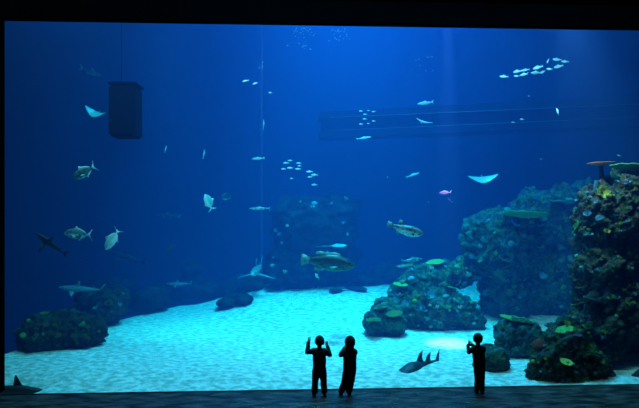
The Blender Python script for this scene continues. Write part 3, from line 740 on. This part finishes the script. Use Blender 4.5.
# guitarfish just above the sand
gt = empty('guitarfish', W(420, 369, 13.75))
bm = bmesh.new()
loft(bm, interp([(.5, .02, .02, .03, 0), (.46, .07, .04, .10, 0), (.38, .11, .05, .13, .0), (.2, .15, .055, .13, .0), (.0, .12, .05, .09, .005), (-.2, .06, .04, .045, .015), (-.42, .02, .02, .014, .03)], 26), 20, .0)
obj('body', bm, FM['guitar'], gt)
for s in (-1, 1):
    obj('pectoral_fin', fin_bm([(.36, s * .09), (.26, s * .26), (.2, s * .3), (.13, s * .24), (.1, s * .08)], .02, 'xy', .0, -.05 if s > 0 else .15), FM['guitar'], gt)
    obj('pelvic_fin', fin_bm([(.04, s * .05), (-.03, s * .15), (-.08, s * .14), (-.06, s * .04)], .016, 'xy', 0, -.1), FM['guitar'], gt)
    bm = bmesh.new(); bmesh.ops.create_uvsphere(bm, u_segments=10, v_segments=8, radius=.012); o = obj('eye', bm, FM['eye'], gt); o.location = (.42, s * .085, .04)
obj('dorsal_fin', fin_bm([(.11, .10), (.0, .24), (-.08, .27), (-.06, .17), (-.10, .07)], .02), FM['guitar'], gt)
obj('dorsal_fin', fin_bm([(-.12, .055), (-.2, .17), (-.29, .20), (-.27, .12), (-.29, .045)], .016), FM['guitar'], gt)
obj('tail_fin', fin_bm([(-.4, .03), (-.47, .13), (-.53, .19), (-.51, .06), (-.5, .0), (-.53, -.09), (-.49, -.08), (-.4, .01)], .016), FM['guitar'], gt)
gt.scale = (1.42,) * 3; orient(gt, 180 + 42, -3, 0)
tag(gt, 'slate blue guitarfish with two tall fins cruising low over the sand', 'guitarfish')

# schools and fish-shaped reflected specks
SF = small_fish_mesh(FM['school'])
def school(label, group, y, items, L):
    rnd = random.Random(len(items))
    for px, py, s, ya, pi in items:
        o = bpy.data.objects.new('small_fish', SF); C.objects.link(o)
        yy = y + rnd.uniform(-.5, .5)
        o.location = W(px, py, yy); k = px_len(L * s, yy); o.scale = (k, k, k * 1.1); orient(o, ya, pi, rnd.uniform(-10, 10))
        tag(o, label, 'fish', group)
school('small bright cyan fish of the school near the top right corner', 'bright school near the top right', 15.5, [
    (504, 76.5, 1, 185, 0), (516.5, 76, .7, 190, 0), (517.5, 71.5, 1.1, 190, -12), (524, 74.5, 1, 190, -14), (525.5, 70, 1, 190, -12), (536, 72.8, 1.15, 185, -4),
    (538, 67.5, 1.3, 190, -18), (542.8, 72, .8, 200, -30), (548, 61, .9, 230, -40), (549.5, 69, .75, 185, 0), (557, 59.5, 1, 180, 2), (558.5, 66.5, 1.2, 190, -14), (565, 61.5, .9, 185, 0)], 9.5)
school('tiny silver fish of the loose school left of the middle of the window', 'loose school above the far pinnacle', 17, [
    (283.5, 169, .8, 180, 0), (286, 163, 1, 180, 0), (290, 160.5, .8, 175, 0), (290, 168, 1, 180, 0), (291.5, 178.5, .6, 180, 0), (298.7, 163.2, .9, 182, 0), (299.3, 165.8, .7, 180, 0),
    (298, 169, 1, 180, 0), (309.5, 171.7, 1.1, 180, 0), (310, 177, .8, 185, 0), (314.5, 175, 1.2, 180, 0), (314.3, 184.8, 1, 172, 0)], 6.2)
school('tiny dim fish of the tight school before the left end of the dark beam', 'tight school by the dark beam', 18.5, [
    (361, 111, 1, 180, 0), (365, 114.2, .9, 180, 0), (368.5, 110.5, .7, 180, 0), (373.7, 111.5, .9, 180, 0), (364.8, 119, 1, 180, 0), (373.5, 121, .8, 180, 0), (361, 124, .9, 180, 0), (368.3, 123.5, .7, 180, 0)], 4.6)
school('tiny white fish-shaped stand-in for a reflected light in the open blue water left of the pane joint', 'bright specks near the top of the pane joint', 14, [  # light specks reflected in the pane, modelled as small fish
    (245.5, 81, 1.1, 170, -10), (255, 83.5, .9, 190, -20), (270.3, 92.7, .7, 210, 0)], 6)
school('tiny white fish-shaped stand-in for a reflected light in front of the right half of the dark beam', 'bright specks over the right half of the beam', 14, [  # more reflected light specks in small fish shapes
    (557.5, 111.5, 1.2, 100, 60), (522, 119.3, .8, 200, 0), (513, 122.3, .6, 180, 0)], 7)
school('tiny pale fish drifting alone in the right half of the open water', 'lone specks in the open water', 18, [
    (387.5, 177, .9, 90, 0), (529, 96, .7, 180, 0), (428.5, 202, .7, 90, 0), (541, 159, .6, 180, 0), (619, 155.5, 1.1, 170, 20)], 4.2)

bm = bmesh.new(); rnd = random.Random(3)
for (x0, x1, y0, y1, n) in ((282, 320, 28, 50, 46), (328, 352, 29, 42, 26), (258, 264, 62, 70, 10), (405, 440, 55, 100, 10)):
    for k in range(n):
        p = W(rnd.triangular(x0, x1), y0 + (y1 - y0) * rnd.random() ** 1.6, 16.5 + rnd.uniform(-.6, .6))
        bmesh.ops.create_icosphere(bm, subdivisions=1, radius=rnd.uniform(.008, .022), matrix=Matrix.Translation(p) @ Matrix.Diagonal((1.2, 1, .7, 1)))
tag(obj('air_bubbles', bm, M['bubble']), 'thin scatter of small air bubbles near the water surface', 'bubbles', kind='stuff')

# ------------------------------------------------------------------ children
S = YG / F * .97
def cloth(bm):
    bmesh.ops.recalc_face_normals(bm, faces=bm.faces[:])
    me = bpy.data.meshes.new('tmp'); bm.to_mesh(me); bm.free()
    o = bpy.data.objects.new('tmp', me); C.objects.link(o)
    md = o.modifiers.new('r', 'REMESH'); md.mode = 'VOXEL'; md.voxel_size = .010
    sm = o.modifiers.new('s', 'SMOOTH'); sm.iterations = 6; sm.factor = .6
    me = evaluated(o)
    for v in me.vertices:
        v.co += v.normal * .007 * noise.noise(v.co * 14)
    return me
def child(name, label, pxc, base, J, hair_m, jacket_m, trouser_m, hood=False, bulk=1.0, hand_pose=None, pink=False, ywall=11.70):
    """J gives joints in picture-size units relative to the feet; y towards the window"""
    t = empty(name, (W(pxc, 395, ywall).x, ywall, 0))
    def L(p): return Vector(((p[0] - pxc) * S, p[2] if len(p) > 2 else 0, (base - p[1]) * S))
    j = {k: L(v) for k, v in J.items()}
    hips = (j['hip_l'] + j['hip_r']) / 2
    hd, tp = j['head'], j['head'] + Vector((0, 0, .075))
    N = {'pelvis': (hips, (.085, .07)), 'belly': (hips.lerp(j['neck'], .35), (.08, .062)), 'chest': (hips.lerp(j['neck'], .75), (.095, .065)),
         'neck': (j['neck'], .036), 'jaw': (hd - Vector((0, -.012, .05)), (.058, .062)), 'cranium': (hd + Vector((0, 0, .01)), (.078, .086)), 'top': (tp, (.05, .056)),
         'nose': (hd + Vector((0, .098, -.02)), .012)}
    E = [('pelvis', 'belly'), ('belly', 'chest'), ('chest', 'neck'), ('neck', 'jaw'), ('jaw', 'cranium'), ('cranium', 'top'), ('cranium', 'nose')]
    for s, sg in (('l', -1), ('r', 1)):
        N['ear_' + s] = (hd + Vector((sg * .084, 0, -.015)), (.012, .02)); E.append(('cranium', 'ear_' + s))
        N['sh_' + s] = (j['sh_' + s], .042); N['el_' + s] = (j['el_' + s], .031); N['wr_' + s] = (j['wr_' + s], .021)
        E += [('chest', 'sh_' + s), ('sh_' + s, 'el_' + s), ('el_' + s, 'wr_' + s)]
        d = (j['ha_' + s] - j['wr_' + s]).normalized()
        palm = j['wr_' + s] + d * .045; N['palm_' + s] = (palm, (.024, .013)); E.append(('wr_' + s, 'palm_' + s))
        side = d.cross(Vector((0, 1, 0))).normalized(); fw = Vector((0, 1, 0))
        curl = .35 if not hand_pose else hand_pose
        for q in range(4):
            ln = (.036, .042, .040, .032)[q]; off = (q - 1.5) * .0125
            b0 = palm + side * off * 1.0 + d * .018; b1 = b0 + (d + side * (q - 1.5) * .10) * ln * .55; b2 = b1 + (d * (1 - curl) + fw * curl).normalized() * ln * .5
            for z, pp in enumerate((b0, b1, b2)): N[f'f{q}{z}_{s}'] = (pp, .0068 - .0008 * z)
            E += [('palm_' + s, f'f{q}0_{s}'), (f'f{q}0_{s}', f'f{q}1_{s}'), (f'f{q}1_{s}', f'f{q}2_{s}')]
        tside = side * (1 if side.x * sg < 0 else -1)
        tb = palm - d * .012 + tside * .024; N['th0_' + s] = (tb, .0085); N['th1_' + s] = (tb + (tside * .6 + d).normalized() * .026, .0072)
        E += [('palm_' + s, 'th0_' + s), ('th0_' + s, 'th1_' + s)]
        N['hp_' + s] = (j['hip_' + s] - Vector((0, 0, .04)), .062); N['kn_' + s] = (j['kn_' + s], .043); N['an_' + s] = (j['an_' + s], .03)
        N['ft_' + s] = (j['an_' + s] + Vector((sg * .01, .07, -.025)), (.027, .02))
        E += [('pelvis', 'hp_' + s), ('hp_' + s, 'kn_' + s), ('kn_' + s, 'an_' + s), ('an_' + s, 'ft_' + s)]
    link('body', skin_mesh(N, E, 2), M['skin'], t)
    for sg in (-1, 1):
        bm = bmesh.new(); bmesh.ops.create_uvsphere(bm, u_segments=10, v_segments=8, radius=.011); o = obj('eye', bm, FM['eye'], t); o.location = hd + Vector((sg * .03, .08, .0))
    # jacket: torso and sleeves
    b = bulk; up = Vector((0, 0, 1)); nk = j['neck']
    bm = bmesh.new()
    tube(bm, [hips - up * .05, hips + up * .02, hips.lerp(nk, .35), hips.lerp(nk, .68), hips.lerp(nk, .84), nk - up * .02, nk + up * .012], [.118 * b, .124 * b, .122 * b, .126 * b, .118 * b, .075 * b, .048], 20)
    for v in bm.verts: v.co.y = (v.co.y - hips.y) * .76 + hips.y
    for s in 'lr':
        q = nk.lerp(j['sh_' + s], .6) - up * .012
        tube(bm, [q, j['sh_' + s], j['sh_' + s].lerp(j['el_' + s], .5), j['el_' + s], j['el_' + s].lerp(j['wr_' + s], .5), j['wr_' + s]], [.05, .056 * b, .052 * b, .049 * b, .042 * b, .034 * b], 14)
    jk = link('jacket', cloth(bm), jacket_m, t)
    for s in 'lr':
        d = (j['wr_' + s] - j['el_' + s]).normalized(); bm = bmesh.new(); tube(bm, [j['wr_' + s] - d * .02, j['wr_' + s] + d * .014], .034 * b, 12); obj('cuff', bm, jacket_m, jk)
    # trousers
    bm = bmesh.new()
    tube(bm, [hips - up * .06, hips + up * .0, hips + up * .05], [.10, .108, .10], 20)
    for v in bm.verts: v.co.y = (v.co.y - hips.y) * .78 + hips.y
    for s in 'lr':
        h, k, a = j['hip_' + s], j['kn_' + s], j['an_' + s]
        tube(bm, [h - up * .01, h.lerp(k, .45), k, k.lerp(a, .5), a + up * .02, a - up * .012], [.068 * b, .070 * b, .061 * b, .058 * b, .062 * b, .058 * b], 16)
    link('trousers', cloth(bm), trouser_m, t)
    for s, sg in (('l', -1), ('r', 1)):
        a = j['an_' + s]; z0 = .024
        sh = link('shoe', skin_mesh({'heel': (Vector((a.x, a.y - .045, z0 + .008)), (.036, .032)), 'mid': (Vector((a.x + sg * .006, a.y + .02, z0 + .008)), (.037, .034)), 'toe': (Vector((a.x + sg * .016, a.y + .095, z0)), (.036, .026)), 'ank': (Vector((a.x, a.y - .02, z0 + .05)), .036)},
                                    [('heel', 'mid'), ('mid', 'toe'), ('mid', 'ank')], 2), M['shoe'], t)
        if pink and s == 'r':
            bm = bmesh.new(); box(bm, (a.x + .028, a.y - .075, .012), (a.x + .044, a.y - .03, .04)); bmesh.ops.bevel(bm, geom=bm.edges[:], offset=.004, segments=2, affect='EDGES'); obj('heel_tab', bm, M['shoe_pink'], sh)['label'] = 'small pink tab on the heel'
    # hair
    bm = bmesh.new(); bmesh.ops.create_icosphere(bm, subdivisions=4, radius=1)
    for v in bm.verts:
        n = v.co.normalized(); k = 1 + .07 * noise.noise(n * 4 + Vector((pxc, 0, 0)))
        low = -.82 if hood else -.62
        z = max(n.z, low if n.y < .25 else .15)
        v.co = Vector((n.x * (.098 if hood else .088), n.y * (.104 if hood else .096) - .008, z * (.118 if hood else .104))) * k + hd + Vector((0, 0, .012))
    obj('hood' if hood else 'hair', bm, jacket_m if hood else hair_m, t)
    if hood:
        bm = bmesh.new(); tube(bm, [j['neck'] + Vector((0, -.012, -.03)), j['neck'] + Vector((0, -.015, .03)), hd + Vector((0, -.015, -.07))], [.085, .078, .074], 16); obj('hood_neck', bm, jacket_m, t)
    return tag(t, label, 'person')

child('person', 'child in a dark jacket facing the tank with both hands raised', 319.5, 395.5, {
    'head': (319.6, 341), 'neck': (319.4, 347.8), 'hip_l': (316.2, 367), 'hip_r': (322.6, 367), 'sh_l': (313.6, 350.3), 'sh_r': (325.2, 350.3),
    'el_l': (307.4, 352.8, .10), 'wr_l': (308.8, 343.8, .17), 'ha_l': (309.8, 339.5, .19), 'el_r': (330.2, 355.6, .08), 'wr_r': (328.2, 348.2, .17), 'ha_r': (327, 343, .2),
    'kn_l': (315.2, 380), 'kn_r': (323.6, 380.4), 'an_l': (314.6, 391.5), 'an_r': (324.2, 391.5)}, M['hair'], M['cloth_navy'], M['cloth_denim'], pink=True)
child('person', 'hooded child with hands held up to the face, beside the child with raised hands', 347.5, 395.5, {
    'head': (350.2, 342.6, .03), 'neck': (350, 349.6, .01), 'hip_l': (347, 369), 'hip_r': (352.6, 369), 'sh_l': (344.8, 352), 'sh_r': (354.8, 351.6),
    'el_l': (341.3, 356, .10), 'wr_l': (345.2, 350.2, .17), 'ha_l': (347.6, 346.6, .19), 'el_r': (355.8, 355.2, .13), 'wr_r': (353.2, 350, .18), 'ha_r': (351.6, 346, .19),
    'kn_l': (344.6, 381), 'kn_r': (351.2, 382), 'an_l': (341.4, 391.4), 'an_r': (349.2, 391.8)}, M['hair'], M['cloth_black'], M['cloth_denim'], hood=True, hand_pose=.5)
child('person', 'child standing alone at the right holding up a phone', 478.8, 395.5, {
    'head': (477.8, 340.3), 'neck': (478, 347.2), 'hip_l': (477, 367), 'hip_r': (482, 367), 'sh_l': (473.2, 350), 'sh_r': (483.6, 350.2),
    'el_l': (470.3, 354.6, .10), 'wr_l': (470.6, 348.8, .18), 'ha_l': (472.4, 345, .2), 'el_r': (484.9, 354.4, .10), 'wr_r': (477.6, 350, .2), 'ha_r': (474, 347, .21),
    'kn_l': (477.5, 380), 'kn_r': (481.8, 380.4), 'an_l': (477.2, 391.5), 'an_r': (482.2, 391.5)}, M['hair'], M['cloth_black'], M['cloth_denim'], bulk=.95)
ph = empty('phone', Vector((W(471.2, 345, 11.9).x, 11.9, W(471.2, 345, 11.9).z)))
bm = bmesh.new(); box(bm, (-.04, -.004, -.022), (.055, .004, .022)); bmesh.ops.bevel(bm, geom=bm.edges[:], offset=.002, segments=2, affect='EDGES'); obj('phone_body', bm, M['phone'], ph, False)
bm = bmesh.new(); box(bm, (-.036, -.0048, -.019), (.051, -.0040, .019)); obj('screen', bm, M['lens'], ph, False)
tag(ph, 'black phone held sideways by the child standing alone', 'phone')

# ------------------------------------------------------------------ lights
def area(name, loc, size, energy, col, rot=(0, 0, 0), spread=180):
    l = bpy.data.lights.new(name, 'AREA'); l.shape = 'RECTANGLE'; l.size, l.size_y = size; l.energy = energy; l.color = col; l.spread = R(spread)
    o = bpy.data.objects.new(name, l); C.objects.link(o); o.location = loc; o.rotation_euler = [R(a) for a in rot]; return o
def spot(name, loc, tgt, energy, col, ang, blend=.6, rad=.3):
    l = bpy.data.lights.new(name, 'SPOT'); l.energy = energy; l.color = col; l.spot_size = R(ang); l.spot_blend = blend; l.shadow_soft_size = rad
    o = bpy.data.objects.new(name, l); C.objects.link(o); o.location = loc
    o.rotation_euler = (Vector(tgt) - Vector(loc)).to_track_quat('-Z', 'Y').to_euler(); return o
DAY = (.04, .43, .90)
area('surface_daylight', (2.6, 21, 17.8), (7, 11), 5000, DAY, spread=84)
area('window_front_fill', (.8, 12.75, 8.3), (14, .4), 560, (.36, .92, 1), (32, 0, 0), 150)  # unseen strip added above the window to front-light fish and corals
spot('reef_fill', (5.6, 12.8, 8.2), W(612, 190, 14.6), 2000, (.75, .85, .75), 48, 1, .15)  # unseen spot added to bring out the orange coral and reef front
spot('tank_lamp', (-3.4, 17.5, 14), G(176, 330), 6000, (.05, .9, 1), 19, 1)
spot('tank_lamp', (1.6, 18.5, 15), G(338, 322), 11500, (.15, .9, 1), 50, 1)
spot('tank_lamp', (3.4, 13.2, 8.8), G(449, 343), 12000, (1, .7, .7), 9, 1, .05)
area('warm_floor_fill', (0, 5, 9.4), (4, 4), 14, (1, .6, .5), spread=120)  # unseen warm fill added to bring red into the floor

w = bpy.data.worlds.new('world'); SC.world = w; w.use_nodes = True; w.node_tree.nodes['Background'].inputs[0].default_value = (0, 0, 0, 1)
SC.view_settings.view_transform = 'Standard'; SC.view_settings.look = 'None'; SC.view_settings.gamma = 1; SC.view_settings.use_curve_mapping = False
SC.view_settings.exposure = 0.0
SC.cycles.volume_bounces = 1; SC.cycles.max_bounces = 6; SC.cycles.transparent_max_bounces = 16; SC.cycles.use_denoising = True
SC.cycles.sample_clamp_indirect = 4.0
